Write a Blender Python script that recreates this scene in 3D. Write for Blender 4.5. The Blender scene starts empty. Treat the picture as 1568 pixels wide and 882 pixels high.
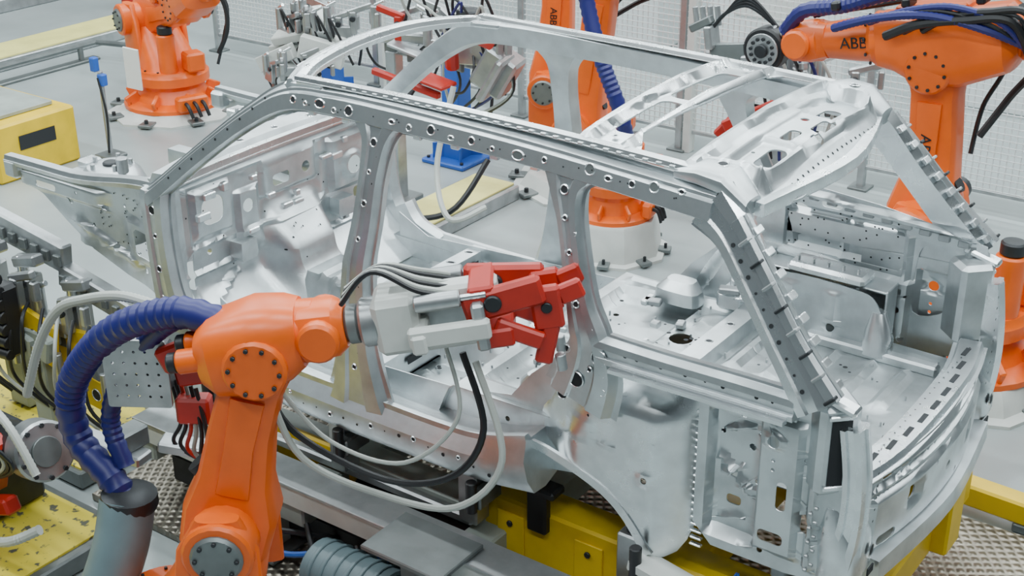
import bpy, bmesh, math, random
from mathutils import Vector, Matrix, Euler
random.seed(7)
# ------------------------------------------------------------ materials
def mat(name,col,metal=0.,rough=.5,bump=0.,bscale=30.,var=0.,vscale=6.,col2=None,kind=None):
    m=bpy.data.materials.new(name);m.use_nodes=True;nt=m.node_tree;b=nt.nodes['Principled BSDF']
    b.inputs['Metallic'].default_value=metal;b.inputs['Roughness'].default_value=rough
    b.inputs['Base Color'].default_value=(*col,1)
    tc=nt.nodes.new('ShaderNodeTexCoord')
    if var>0 or col2:
        n=nt.nodes.new('ShaderNodeTexNoise');n.inputs['Scale'].default_value=vscale;n.inputs['Detail'].default_value=6
        nt.links.new(tc.outputs['Object'],n.inputs['Vector'])
        r=nt.nodes.new('ShaderNodeValToRGB')
        c2=col2 or tuple(c*(1-var) for c in col)
        r.color_ramp.elements[0].color=(*c2,1);r.color_ramp.elements[1].color=(*col,1)
        lo,hi=(.3,.62) if kind!='speck' else (.36,.42)
        r.color_ramp.elements[0].position=lo;r.color_ramp.elements[1].position=hi
        nt.links.new(n.outputs['Fac'],r.inputs['Fac']);nt.links.new(r.outputs['Color'],b.inputs['Base Color'])
        if metal>.7:
            mr=nt.nodes.new('ShaderNodeMapRange');mr.inputs['To Min'].default_value=rough+.12;mr.inputs['To Max'].default_value=rough-.07
            nt.links.new(n.outputs['Fac'],mr.inputs['Value']);nt.links.new(mr.outputs['Result'],b.inputs['Roughness'])
    if bump>0:
        bp=nt.nodes.new('ShaderNodeBump');bp.inputs['Strength'].default_value=bump;bp.inputs['Distance'].default_value=.01
        if kind=='plate':
            outs=[]
            for a in(45,-45):
                mp=nt.nodes.new('ShaderNodeMapping');mp.inputs['Rotation'].default_value=(0,0,math.radians(a+12))
                wv=nt.nodes.new('ShaderNodeTexWave');wv.inputs['Scale'].default_value=bscale
                nt.links.new(tc.outputs['Object'],mp.inputs['Vector']);nt.links.new(mp.outputs['Vector'],wv.inputs['Vector']);outs.append(wv)
            mm=nt.nodes.new('ShaderNodeMath');mm.operation='MULTIPLY'
            nt.links.new(outs[0].outputs['Fac'],mm.inputs[0]);nt.links.new(outs[1].outputs['Fac'],mm.inputs[1]);nt.links.new(mm.outputs[0],bp.inputs['Height'])
        else:
            n=nt.nodes.new('ShaderNodeTexNoise');n.inputs['Scale'].default_value=bscale;n.inputs['Detail'].default_value=4
            nt.links.new(tc.outputs['Object'],n.inputs['Vector']);nt.links.new(n.outputs['Fac'],bp.inputs['Height'])
        nt.links.new(bp.outputs['Normal'],b.inputs['Normal'])
    return m
ALU=mat('aluminium_sheet',(.69,.73,.745),1.,.37,.13,11,.30,6)
ALU2=mat('aluminium_bright',(.87,.905,.92),1.,.26,.07,14,.18,8)
ALUF=mat('aluminium_floorpan',(.58,.62,.63),1.,.42,.18,12,.36,6)
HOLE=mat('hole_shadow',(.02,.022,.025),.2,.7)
ORG=mat('orange_paint',(.84,.125,.004),0,.34,.03,40,.18,4)
YEL=mat('yellow_paint',(.78,.52,.008),0,.45,.03,30,.2,5)
YSPK=mat('yellow_worn_paint',(.72,.58,.05),0,.6,.1,60,0,22,(.10,.10,.07),'speck')
YPALE=mat('pale_yellow_paint',(.72,.66,.22),0,.6,.05,40,.15,5)
WHT=mat('white_grey_paint',(.60,.62,.59),0,.45,.04,30,.14,6)
GRY=mat('steel_grey',(.20,.22,.22),.6,.42,.06,30,.3,6)
LGR=mat('light_steel',(.46,.48,.49),.85,.36,.05,30,.3,8)
GRN=mat('grey_green_paint',(.33,.37,.34),0,.5,.05,25,.22,6)
BLK=mat('black_rubber',(.010,.010,.012),0,.45)
DRK=mat('dark_metal',(.035,.038,.042),.5,.42,.05,30,.3,8)
BLU=mat('blue_paint',(.018,.10,.45),0,.45,.02,30,.12,6)
NAV=mat('navy_hose',(.012,.014,.13),0,.42)
RED=mat('red_paint',(.46,.018,.008),0,.40,.03,30,.18,8)
GHOSE=mat('grey_hose',(.42,.44,.41),0,.5)
TEAL=mat('teal_grey_cover',(.13,.19,.21),0,.5,.03,30,.18,6)
FLR=mat('epoxy_floor',(.33,.37,.37),0,.26,.03,8,.18,1.2)
PLT=mat('tread_plate',(.31,.28,.23),.9,.38,.9,7,.40,3,None,'plate')
WAL=mat('wall_paint',(.66,.70,.70),0,.6,.02,10,.05,2)
CEI=mat('ceiling_deck',(.16,.175,.18),0,.7,.02,10,.05,2)
WIRE=mat('fence_wire',(.70,.73,.73),.2,.4)
PAP=mat('paper_label',(.85,.85,.82),0,.7)
# ------------------------------------------------------------ geometry builder
def catmull(pts,n=6,closed=False):
    pts=[Vector(p) for p in pts];N=len(pts);out=[]
    if N<3: return pts
    rng=range(N) if closed else range(N-1)
    for i in rng:
        if closed: a,b,c,d=pts[i-1],pts[i],pts[(i+1)%N],pts[(i+2)%N]
        else: a,b,c,d=pts[max(i-1,0)],pts[i],pts[i+1],pts[min(i+2,N-1)]
        for k in range(n):
            t=k/n
            out.append(.5*((2*b)+(c-a)*t+(2*a-5*b+4*c-d)*t*t+(3*b-a-3*c+d)*t**3))
    if not closed: out.append(pts[-1])
    return out
def circ(u,v,r,n=14,el=1,ang=0):
    ca,sa=math.cos(ang),math.sin(ang);o=[]
    for i in range(n):
        t=2*math.pi*i/n;x=r*el*math.cos(t);y=r*math.sin(t)
        o.append((u+x*ca-y*sa,v+x*sa+y*ca))
    return o
def rrect(u0,v0,u1,v1,r=.02,k=4):
    if u0>u1:u0,u1=u1,u0
    if v0>v1:v0,v1=v1,v0
    r=min(r,(u1-u0)/2.01,(v1-v0)/2.01);o=[]
    for cx,cy,a in((u1-r,v1-r,0),(u0+r,v1-r,90),(u0+r,v0+r,180),(u1-r,v0+r,270)):
        for i in range(k+1):
            t=math.radians(a+90*i/k);o.append((cx+r*math.cos(t),cy+r*math.sin(t)))
    return o
def sm(x): 
    x=max(0,min(1,x));return x*x*(3-2*x)
def emb(feats,u,v):
    w=0
    for f in feats:
        if f[0]=='r':
            _,a,b,c,d,wd,h=f;L=(c-a)**2+(d-b)**2
            t=max(0,min(1,((u-a)*(c-a)+(v-b)*(d-b))/L)) if L>0 else 0
            ds=math.hypot(u-a-t*(c-a),v-b-t*(d-b));w+=h*sm((wd-ds)/(wd*.6))
        elif f[0]=='b':
            _,a,b,c,d,s,h=f
            q=min(u-a,c-u,v-b,d-v);w+=h*sm(q/s+.5)
        elif f[0]=='c':
            _,a,b,r,h=f;w+=h*sm((r-math.hypot(u-a,v-b))/(r*.35))
    return w
class G:
    def __init__(s,name,parent=None):
        s.name=name;s.parent=parent;s.v=[];s.f=[];s.m=[];s.mats=[];s.T=Matrix.Identity(4)
    def mi(s,m):
        if m not in s.mats:s.mats.append(m)
        return s.mats.index(m)
    def add(s,V,F,m,M=None):
        o=len(s.v);T=s.T@M if M else s.T
        s.v+=[tuple(T@Vector(p)) for p in V];k=s.mi(m)
        for f in F:s.f.append([i+o for i in f]);s.m.append(k)
    def box(s,c,d,m,rot=(0,0,0),bev=.008):
        bm=bmesh.new();bmesh.ops.create_cube(bm,size=1)
        for v in bm.verts:v.co=Vector((v.co.x*d[0],v.co.y*d[1],v.co.z*d[2]))
        if bev>0:bmesh.ops.bevel(bm,geom=bm.edges[:],offset=min(bev,min(d)*.3),segments=1,affect='EDGES')
        M=Matrix.Translation(c)@Euler([math.radians(a) for a in rot]).to_matrix().to_4x4()
        bm.verts.index_update()
        s.add([v.co.copy() for v in bm.verts],[[v.index for v in f.verts] for f in bm.faces],m,M);bm.free()
    def rev(s,p0,p1,prof,m,n=24):
        p0=Vector(p0);p1=Vector(p1);d=(p1-p0).normalized();a=d.orthogonal().normalized();b=d.cross(a)
        rings=[[p0+d*t+(a*math.cos(2*math.pi*i/n)+b*math.sin(2*math.pi*i/n))*r for i in range(n)] for t,r in prof]
        s.loft(rings,m)
    def cyl(s,p0,p1,r,m,r1=None,n=20):
        L=(Vector(p1)-Vector(p0)).length;r1=r if r1 is None else r1;c=min(.012,r*.15,L*.2)
        s.rev(p0,p1,[(0,r-c),(c,r),(L-c,r1),(L,r1-c)],m,n)
    def bolts(s,c,ax,R,k,r,m,h=.012):
        c=Vector(c);d=Vector(ax).normalized();a=d.orthogonal().normalized();b=d.cross(a)
        for i in range(k):
            t=2*math.pi*i/k;p=c+(a*math.cos(t)+b*math.sin(t))*R;s.cyl(p,p+d*h,r,m,n=6)
    def loft(s,rings,m,cap=True,closed=True):
        n=len(rings[0]);V=[p for r in rings for p in r];F=[]
        for j in range(len(rings)-1):
            for i in range(n if closed else n-1):
                k=(i+1)%n;F.append([j*n+i,j*n+k,(j+1)*n+k,(j+1)*n+i])
        if cap and closed:
            F.append(list(range(n))[::-1]);F.append([(len(rings)-1)*n+i for i in range(n)])
        s.add(V,F,m)
    def tube(s,pts,r,m,n=8,res=8,rib=0,smooth=True):
        P=catmull(pts,res) if smooth else [Vector(p) for p in pts]
        if rib:
            Q=[]
            for a,b in zip(P[:-1],P[1:]):
                L=(b-a).length;k=max(1,int(L/(rib/2)))
                for i in range(k):Q.append(a.lerp(b,i/k))
            P=Q+[P[-1]]
        rings=[];t=(P[1]-P[0]).normalized();a=t.orthogonal().normalized()
        for i,p in enumerate(P):
            t2=(P[min(i+1,len(P)-1)]-P[max(i-1,0)])
            t2=t2.normalized() if t2.length>1e-7 else t
            a=(a-t2*a.dot(t2)).normalized();b=t2.cross(a)
            rr=r*(1.0 if (not rib or i%2) else .88)
            rings.append([p+(a*math.cos(2*math.pi*k/n)+b*math.sin(2*math.pi*k/n))*rr for k in range(n)])
        s.loft(rings,m)
    def srect(s,stations,m,n=20,e=4.):
        rings=[]
        for c,A,B in stations:
            c=Vector(c);A=Vector(A);B=Vector(B);r=[]
            for i in range(n):
                t=2*math.pi*(i+.5)/n;x=math.cos(t);y=math.sin(t)
                k=(abs(x)**e+abs(y)**e)**(-1/e);r.append(c+A*x*k+B*y*k)
            rings.append(r)
        s.loft(rings,m)
    def member(s,path,fmap,m,sec,res=6,depth=1.,smooth=True):
        P=catmull(path,res) if smooth else [Vector(p) for p in path]
        rings=[]
        for i,p in enumerate(P):
            t=P[min(i+1,len(P)-1)]-P[max(i-1,0)];t=Vector((t.x,t.y)).normalized();nn=Vector((-t.y,t.x))
            rings.append([Vector(fmap(p.x+nn.x*b*p.z,p.y+nn.y*b*p.z,w*depth)) for b,w in sec])
        s.loft(rings,m);return P
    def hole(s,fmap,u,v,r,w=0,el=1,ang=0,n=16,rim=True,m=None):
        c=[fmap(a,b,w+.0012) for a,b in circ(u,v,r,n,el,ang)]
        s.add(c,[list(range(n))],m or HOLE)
        if rim:
            k=1+.006/r
            r1=[fmap(a,b,w+.004) for a,b in circ(u,v,r*(1+.0025/r),n,el,ang)];r2=[fmap(a,b,w) for a,b in circ(u,v,r*k,n,el,ang)]
            s.loft([[Vector(p) for p in c],[Vector(p) for p in r1],[Vector(p) for p in r2]],ALU2,cap=False)
    def panel(s,out,holes,fmap,m,th=.004,grid=.04,feats=()):
        cu=bpy.data.curves.new('t','CURVE');cu.dimensions='2D';cu.fill_mode='BOTH';cu.extrude=th/2
        for poly in [out]+list(holes):
            sp=cu.splines.new('POLY');sp.points.add(len(poly)-1);sp.use_cyclic_u=True
            for i,p in enumerate(poly):sp.points[i].co=(p[0],p[1],0,1)
        ob=bpy.data.objects.new('t',cu);bpy.context.collection.objects.link(ob)
        dg=bpy.context.evaluated_depsgraph_get();me=bpy.data.meshes.new_from_object(ob.evaluated_get(dg))
        bm=bmesh.new();bm.from_mesh(me);bmesh.ops.remove_doubles(bm,verts=bm.verts[:],dist=1e-5)
        us=[p[0] for p in out];vs=[p[1] for p in out]
        if grid:
            for ax,lo,hi in((0,min(us),max(us)),(1,min(vs),max(vs))):
                k=int((hi-lo)/grid)
                for i in range(1,k+1):
                    c=lo+(hi-lo)*i/(k+1);no=Vector((1,0,0)) if ax==0 else Vector((0,1,0))
                    bmesh.ops.bisect_plane(bm,geom=bm.verts[:]+bm.edges[:]+bm.faces[:],plane_co=no*c,plane_no=no,dist=1e-6)
        bm.verts.index_update()
        V=[fmap(v.co.x,v.co.y,v.co.z+(emb(feats,v.co.x,v.co.y) if feats else 0)) for v in bm.verts]
        s.add(V,[[v.index for v in f.verts] for f in bm.faces],m)
        bm.free();bpy.data.objects.remove(ob);bpy.data.curves.remove(cu);bpy.data.meshes.remove(me)
    def text(s,body,size,m,M,th=.002):
        cu=bpy.data.curves.new('t','FONT');cu.body=body;cu.size=size;cu.extrude=th;cu.align_x='CENTER';cu.align_y='CENTER'
        ob=bpy.data.objects.new('t',cu);bpy.context.collection.objects.link(ob)
        dg=bpy.context.evaluated_depsgraph_get();me=bpy.data.meshes.new_from_object(ob.evaluated_get(dg))
        s.add([v.co.copy() for v in me.vertices],[list(p.vertices) for p in me.polygons],m,M)
        bpy.data.objects.remove(ob)
    def done(s,ang=32):
        me=bpy.data.meshes.new(s.name);me.from_pydata(s.v,[],s.f)
        for m in s.mats:me.materials.append(m)
        me.polygons.foreach_set('material_index',s.m)
        me.polygons.foreach_set('use_smooth',[True]*len(me.polygons))
        me.update()
        bm=bmesh.new();bm.from_mesh(me);bmesh.ops.recalc_face_normals(bm,faces=bm.faces[:]);bm.to_mesh(me);bm.free()
        me.set_sharp_from_angle(angle=math.radians(ang))
        ob=bpy.data.objects.new(s.name,me);bpy.context.collection.objects.link(ob)
        if s.parent:ob.parent=s.parent
        return ob
def empty(name):
    e=bpy.data.objects.new(name,None);bpy.context.collection.objects.link(e);return e
# ============================================================ CAR BODY SHELL
CAR=empty('car_body_shell')
def hw(z): return .80-max(0,z-.8)*.24
def side(s,off=0.): return lambda u,v,w:(u,-s*(hw(v)+w+off),v)
PIL=[(-1,0),(-.80,0),(-.62,.045),(.62,.045),(.80,0),(1,0),(.75,-.05),(-.75,-.05)]
PIL2=[(-1,0),(-.84,0),(-.70,.04),(-.30,.045),(-.22,.033),(.22,.033),(.30,.045),(.70,.04),(.84,0),(1,0),(.75,-.05),(-.75,-.05)]
RAIL=[(-1,0),(-.84,0),(-.74,.038),(-.66,.045),(.30,.045),(.42,.028),(.60,.028),(.70,.020),(.84,-.01),(1,-.01),(.75,-.06),(-.75,-.05)]
HAT=[(-1,0),(-.78,0),(-.62,.03),(.62,.03),(.78,0),(1,0),(1,-.006),(-1,-.006)]
BOXS=[(-1,-.04),(-.9,.04),(.9,.04),(1,-.04),(.8,-.06),(-.8,-.06)]
for s,nm in((1,'right'),(-1,'left')):
    g=G('body_side_'+nm,CAR);f=side(s)
    # A pillar + roof rail
    g.member([(-.06,.80,.055),(0.02,.86,.055),(.28,1.075,.052),(.54,1.27,.056),(.76,1.39,.066),(1.0,1.415,.066),(1.3,1.415,.07),(1.65,1.41,.064),(2.0,1.40,.064),(2.4,1.38,.062),(2.8,1.355,.065)],f,ALU,RAIL,res=8)
    for i,x in enumerate([.82,.89,.97,1.05,1.13,1.36,1.45,1.56,1.66,1.76,1.86,1.98,2.1,2.3,2.38,2.48,2.57,2.68]):
        g.hole(f,x,1.405-.022*max(0,x-1.6)+random.uniform(-.014,.010),[.012,.006,.015,.008,.018,.007,.010,.016,.006][i%9],.045,[1,1,1.5][i%3],m=[HOLE,GRY,HOLE,GRY,HOLE][i%5])
    for k in range(22):
        x=random.uniform(.8,2.7);g.hole(f,x,1.405-.022*max(0,x-1.6)+random.uniform(-.02,.014),.0035,.045,n=6,rim=False)
    for i in range(9):
        t=.1+.07*i;g.hole(f,t,.92+(t-.1)*.80+.01,.006,.045,rim=False)
    for k in range(30):
        x=.85+k*.063;g.hole(f,x,1.415-.022*max(0,x-1.6)-.056,.0035,.0,n=6,rim=False)
        if k%3==1:g.box((x,-s*(hw(1.36)+.02),1.415-.022*max(0,x-1.6)-.062),(.04,.02,.02),ALU2,bev=.004)
    g.member([(.8,.645,.03),(1.3,.625,.035),(2.0,.62,.035),(2.8,.625,.035)],lambda u,v,w:(u,-s*v,1.475-.02*(u-1.2)**2*.6+w),ALU2,HAT,depth=.5)
    for k in range(34):
        x=.85+k*.055;g.box((x,-s*.652,1.478-.012*(x-1.2)**2),(.022,.012,.012),ALU2,bev=.002)
    # B pillar
    g.member([(1.27,1.37,.15),(1.27,1.30,.085),(1.26,1.15,.065),(1.25,.95,.07),(1.22,.70,.085),(1.2,.42,.11),(1.2,.2,.17),(1.2,.10,.22)],f,ALU,PIL2)
    for i,z in enumerate((1.3,1.18,1.05,.9,.7,.5,.3)):g.hole(f,1.27-(1.3-z)*.07,z,[.014,.006,.010,.007][i%4],.033)
    for z in(1.25,1.14,1.02,.88,.7,.55,.38):g.hole(f,1.30-(1.3-z)*.07,z,.005,.042,n=6,rim=False)
    # C pillar
    g.member([(2.2,1.36,.15),(2.2,1.29,.085),(2.23,1.18,.055),(2.28,1.02,.055),(2.33,.88,.065),(2.38,.76,.10),(2.38,.64,.15),(2.34,.50,.17)],f,ALU,PIL2)
    for u,z,r in((2.2,1.3,.014),(2.22,1.2,.007),(2.26,1.08,.007),(2.32,.9,.010),(2.44,.72,.03),(2.34,.60,.03),(2.46,.58,.012),(2.3,.72,.012),(2.28,.52,.02),(2.27,1.15,.005),(2.31,1.0,.005),(2.40,.82,.008),(2.40,.66,.008),(2.46,.64,.006)):g.hole(f,u,z,r,.038)
    # D pillar
    g.member([(2.78,1.36,.11),(2.88,1.28,.085),(3.0,1.13,.075),(3.13,.97,.078),(3.24,.84,.085),(3.29,.77,.09)],f,ALU2,PIL2,res=8)
    g.member([(2.90,1.34,.025),(3.04,1.18,.022),(3.2,.99,.022),(3.36,.83,.028)],side(s,.03),ALU2,PIL,depth=.6)
    for k in range(8):
        t=k/7;g.box((2.95+.40*t,-s*(hw(1.28-.44*t)+.055),1.28-.44*t),(.012,.03,.05),DRK if k%2 else LGR,(0,45,0),.003)
        g.box((2.96+.38*t,-s*(hw(1.28-.44*t)-.02),1.30-.44*t),(.03,.05,.02),ALU2,(0,45,0),.004)
    for k in range(10):
        t=k/9;g.hole(f,2.90+.34*t,1.25-.42*t,random.choice([.005,.008]),.034,rim=False)
    # belt rail
    g.member([(2.42,.745,.065),(2.7,.745,.06),(3.0,.75,.06),(3.22,.75,.06)],f,ALU,PIL2)
    g.member([(2.5,.70,.012),(3.2,.71,.012)],side(s,.045),ALU2,HAT,smooth=False)
    for x in(2.55,2.6,2.7,2.8,2.88,2.95,3.08,3.14):g.hole(f,x,.76,random.choice([.005,.008]),.034,rim=False)
    # A post
    g.member([(-.02,.84,.10),(-.02,.6,.09),(0,.35,.10),(.04,.18,.14),(.05,.05,.18)],f,ALU,PIL2)
    g.member([(.14,.30,.05),(.22,.18,.06),(.40,.12,.05)],f,ALU,PIL)
    for z in(.75,.62,.45,.3,.2):g.hole(f,-.02,z,random.choice([.010,.014,.02]),.033)
    # sill
    g.member([(-.1,.06,.115),(.5,.055,.10),(1.2,.05,.10),(1.8,.06,.10),(2.12,.12,.12)],f,ALU,[(-1,-.05),(-.95,.03),(-.4,.06),(.3,.06),(.9,.02),(1.15,.02),(1.15,-.005),(.95,-.02),(.95,-.14),(-.8,-.14)])
    for k in range(24):g.hole(f,.1+k*.08,.05+random.uniform(-.02,.02),random.choice([.004,.006,.009]),.06,rim=k%3==0)
    g.panel([(.2,.03),(2.1,.03),(2.45,.1),(2.45,.66),(2.2,.62),(2.02,.45),(1.92,.32),(1.6,.26),(.4,.20),(.2,.3)],[circ(1.9,.2,.012),circ(2.3,.5,.02),circ(1.0,.12,.012)],lambda u,v,w:(u,-s*(.67+w),v),ALU,.005,.05,[('r',2.1,.3,2.3,.55,.03,-.015)])
    # wheelhouse pressing
    wo=[(1.98,.16),(2.04,.34),(2.12,.50),(2.22,.62),(2.40,.665),(2.66,.665),(2.80,.63),(2.85,.5),(2.84,.3),(2.81,.1),(2.74,-.10),(2.62,-.11),(2.53,.02),(2.42,.10),(2.25,.16),(2.1,.19)]
    wo2=[(p.x,p.y) for p in catmull([(a,b,0) for a,b in wo],3,True)]
    def wmap(u,v,w,s=s):
        a=sm((2.83-u)/.20)*sm((.665-v)/.20)*sm((u-2.02-max(0,v-.3)*.5)/.30)
        return (u,-s*(.655+.12*a+w),v)
    g.panel(wo2,[circ(2.62,.22,.014),circ(2.36,.42,.006)],wmap,ALU2,.005,.018,
        [('c',2.62,.22,.04,.008),('b',2.26,.30,2.38,.40,.012,.006),('r',2.36,.34,2.48,.31,.010,.005)])
    g.member([(1.98,.16,.03),(2.1,.19,.03),(2.25,.16,.03),(2.42,.10,.03),(2.53,.02,.03),(2.64,-.12,.035)],lambda u,v,w:(u,-s*(.735+w),v),ALU2,[(-.3,0),(-.2,.03),(1,.03),(1,.02),(-.1,.02),(-.1,0)],depth=1.6)
    for k in range(20):g.box((2.815,-s*.70,-.04+.031*k),(.05,.02,.010),ALU2,bev=.003)
    # rear quarter inner panel
    qo=[(2.82,.70),(3.05,.72),(3.30,.73),(3.40,.70),(3.42,.45),(3.40,.2),(3.36,.04),(3.2,.02),(3.02,.02),(2.9,.02),(2.82,.1)]
    qh=[rrect(2.93,.20,2.99,.24,.015),circ(3.14,.58,.024),rrect(3.16,.30,3.20,.42,.018),rrect(3.10,.15,3.20,.20,.02),circ(3.02,.47,.014),circ(3.05,.33,.011),circ(3.0,.62,.011),circ(3.26,.52,.016),rrect(3.25,.22,3.29,.30,.015),circ(2.9,.5,.01),circ(3.09,.66,.008),circ(3.1,.08,.012),circ(3.14,.50,.008),circ(3.14,.46,.008),circ(3.05,.54,.006)]
    qm=lambda u,v,w:(u,-s*(.745+w),v)
    g.panel(qo,qh,qm,ALU,.005,.02,[('b',2.87,.08,3.06,.60,.03,-.05),('b',3.08,.1,3.24,.66,.03,.035),('r',2.9,.4,3.03,.28,.02,.018),('r',3.3,.1,3.3,.65,.03,.035),('c',3.14,.58,.045,.014),('r',2.92,.33,3.0,.38,.014,.014),('r',2.92,.52,3.02,.56,.014,.014),('r',2.92,.14,3.0,.16,.014,.014)])
    # tail lamp box
    g.member([(3.40,.70,.05),(3.43,.5,.05),(3.43,.3,.055),(3.39,.06,.07)],side(s,-.07),ALU2,PIL2)
    d=Vector((.7071,-s*.7071,0));c0=Vector((3.315,-s*.705,.60))
    g.box(c0,(.15,.15,.36),ALU,(0,0,-s*45),.02);p=c0+d*.0765
    g.box(p,(.006,.072,.26),HOLE,(0,0,-s*45),0);g.box(p+Vector((0,0,.14)),(.02,.10,.02),ALU2,(0,0,-s*45),.004);g.box(p-Vector((0,0,.14)),(.02,.10,.02),ALU2,(0,0,-s*45),.004)
    g.srect([((3.38,-s*.68,.02),(.07,0,0),(0,.09,0)),((3.40,-s*.68,.12),(.085,0,0),(0,.10,0)),((3.39,-s*.68,.24),(.085,0,0),(0,.10,0)),((3.36,-s*.67,.36),(.05,0,0),(0,.08,0))],ALU2,20,3)
    g.hole(lambda u,v,w:(3.487+w,u,v),-s*.66,.19,.022,0);g.box((3.486,-s*.64,.09),(.006,.05,.03),HOLE,bev=0)
    g.box((3.34,-s*.75,.79),(.16,.06,.03),ALU2,(0,15,0),.01)
    for k in range(10):g.box((3.30+.02*(k%2),-s*.79,.10+k*.03),(.016,.012,.014),LGR,bev=.003)
    for k in range(9):g.hole(lambda u,v,w:(3.47-.03*abs(v-.4)+w,u,v),-s*.62,.28+.05*k,.006,.0,n=8,rim=False)
    # front apron and upper longitudinal
    ao=[(-.08,.86),(-.3,.80),(-.6,.73),(-.95,.72),(-1.22,.73),(-1.22,.65),(-1.0,.58),(-.85,.48),(-.65,.36),(-.4,.28),(-.12,.22),(-.02,.26)]
    ah=[rrect(-1.02,.63,-.86,.665,.017),circ(-.78,.6,.02),rrect(-.30,.42,-.14,.56,.03),circ(-.5,.62,.016),circ(-.45,.42,.02),circ(-.62,.5,.01),circ(-.2,.7,.01),circ(-.36,.66,.01),circ(-.7,.66,.008),circ(-1.14,.69,.01),circ(-.25,.34,.014),circ(-.1,.36,.012)]
    am=lambda u,v,w:(u,-s*(.72+.05*sm((u+.3)/.3)+w),v)
    g.panel(ao,ah,am,ALU,.006,.035,[('b',-.34,.38,-.10,.60,.03,.018),('b',-1.15,.61,-.5,.70,.03,.025),('r',-.75,.5,-.3,.36,.03,.018)])
    for k in range(40):
        g.hole(am,random.uniform(-.6,-.1),random.uniform(.40,.72),.005,.006,n=6,rim=False)
    g.member([(-1.24,-.735,.035),(-.8,-.72,.04),(-.3,-.73,.04),(0,-.75,.05)],lambda u,v,w:(u,s*v,.735+.10*sm((u+.8)/.8)+w),ALU,PIL,depth=.5)
    g.box((-1.2,-s*.72,.69),(.10,.10,.10),ALU,bev=.015)
    g.rev((-.72,-s*.50,.35),(-.72,-s*.50,1),[(0,.20),(.28,.18),(.35,.15),(.38,.12),(.385,.06)],ALU,20)
    g.bolts((-.72,-s*.50,.73),(0,0,1),.10,5,.012,LGR,.03);g.cyl((-.72,-s*.5,.72),(-.72,-s*.5,.75),.04,DRK)
    g.cyl((-.60,-s*.52,.72),(-.60,-s*.52,.80),.03,LGR);g.box((-.86,-s*.52,.72),(.08,.10,.05),ALU2)
    g.box((-.72,-s*.62,.70),(.34,.20,.02),ALU,bev=.005)
    g.member([(-1.3,.40,.05),(-.7,.40,.05),(.1,.36,.06)],lambda u,v,w:(u,-s*v,.42+w),ALU,BOXS)
    # wheelhouse inner
    ty=.56
    g.panel([(p.x,p.y) for p in catmull([(2.42,.20,0),(2.44,.52,0),(2.54,.60,0),(2.9,.60,0),(3.0,.55,0),(3.03,.42,0),(3.03,.22,0)],4,True)],[circ(2.8,.4,.02),circ(2.55,.45,.012),circ(2.92,.35,.012)],lambda u,v,w:(u,-s*(ty-w-.04*sm((.6-abs(v-.35))/.3)),v),ALU,.005,.03,[('r',2.6,.25,2.6,.55,.03,.018),('r',2.8,.25,2.8,.55,.03,.018),('r',2.5,.33,2.98,.33,.02,.012)])
    g.box((2.73,-s*.62,.60),(.58,.14,.012),ALU,bev=.004);g.box((2.43,-s*.61,.42),(.012,.12,.38),ALU,bev=.004);g.box((3.02,-s*.61,.42),(.012,.12,.38),ALU,bev=.004)
    g.box((2.74,-s*.60,.625),(.36,.14,.05),ALU2,bev=.015)
    for k in range(5):g.cyl((2.60+.07*k,-s*.57,.65),(2.60+.07*k,-s*.57,.675),.008,LGR,n=6)
    g.srect([((3.02,-s*.5,.34),(.07,0,0),(0,.05,0)),((3.02,-s*.51,.42),(.065,0,0),(0,.045,0)),((3.0,-s*.54,.52),(.03,0,0),(0,.03,0))],ALU2,16,2.5)
    uo=[(2.40,.70),(2.42,.95),(2.55,.96),(2.9,.93),(3.2,.88),(3.36,.84),(3.38,.70),(3.36,.30),(3.05,.28),(2.4,.30)]
    if s==-1:
        uh=[[(p.x,p.y) for p in catmull([(3.08,.46,0),(3.07,.68,0),(3.10,.78,0),(3.20,.78,0),(3.25,.66,0),(3.22,.50,0)],4,True)],rrect(2.62,.86,2.72,.90,.02),circ(2.52,.82,.035),rrect(2.8,.78,2.96,.81,.012),circ(3.3,.6,.014),circ(3.3,.5,.012),circ(2.95,.72,.012),circ(2.75,.80,.01),circ(3.29,.40,.016),circ(2.5,.7,.02)]
        um=lambda u,v,w:(u,-s*(hw(v)-.06-w),v)
        g.panel(uo,uh,um,ALU,.005,.022,[('b',2.46,.64,3.0,.83,.03,-.035),('r',2.45,.92,3.3,.86,.02,.028),('r',3.03,.4,3.03,.8,.02,.022),('r',3.29,.4,3.29,.8,.02,.022),('r',2.72,.6,2.72,.8,.015,.015)])
        for k in range(10):g.box((2.5+k*.085,-s*(.72),.905-.008*k),(.05,.02,.03),LGR,bev=.004)
        for k in range(50):g.hole(um,random.uniform(2.45,3.0),random.uniform(.6,.9),.005,.004,n=6,rim=False)
        for z in(.38,.44,.55,.64,.72):g.hole(um,3.335,z,random.choice([.006,.012]),.006,rim=False)
    g.done()
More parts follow.
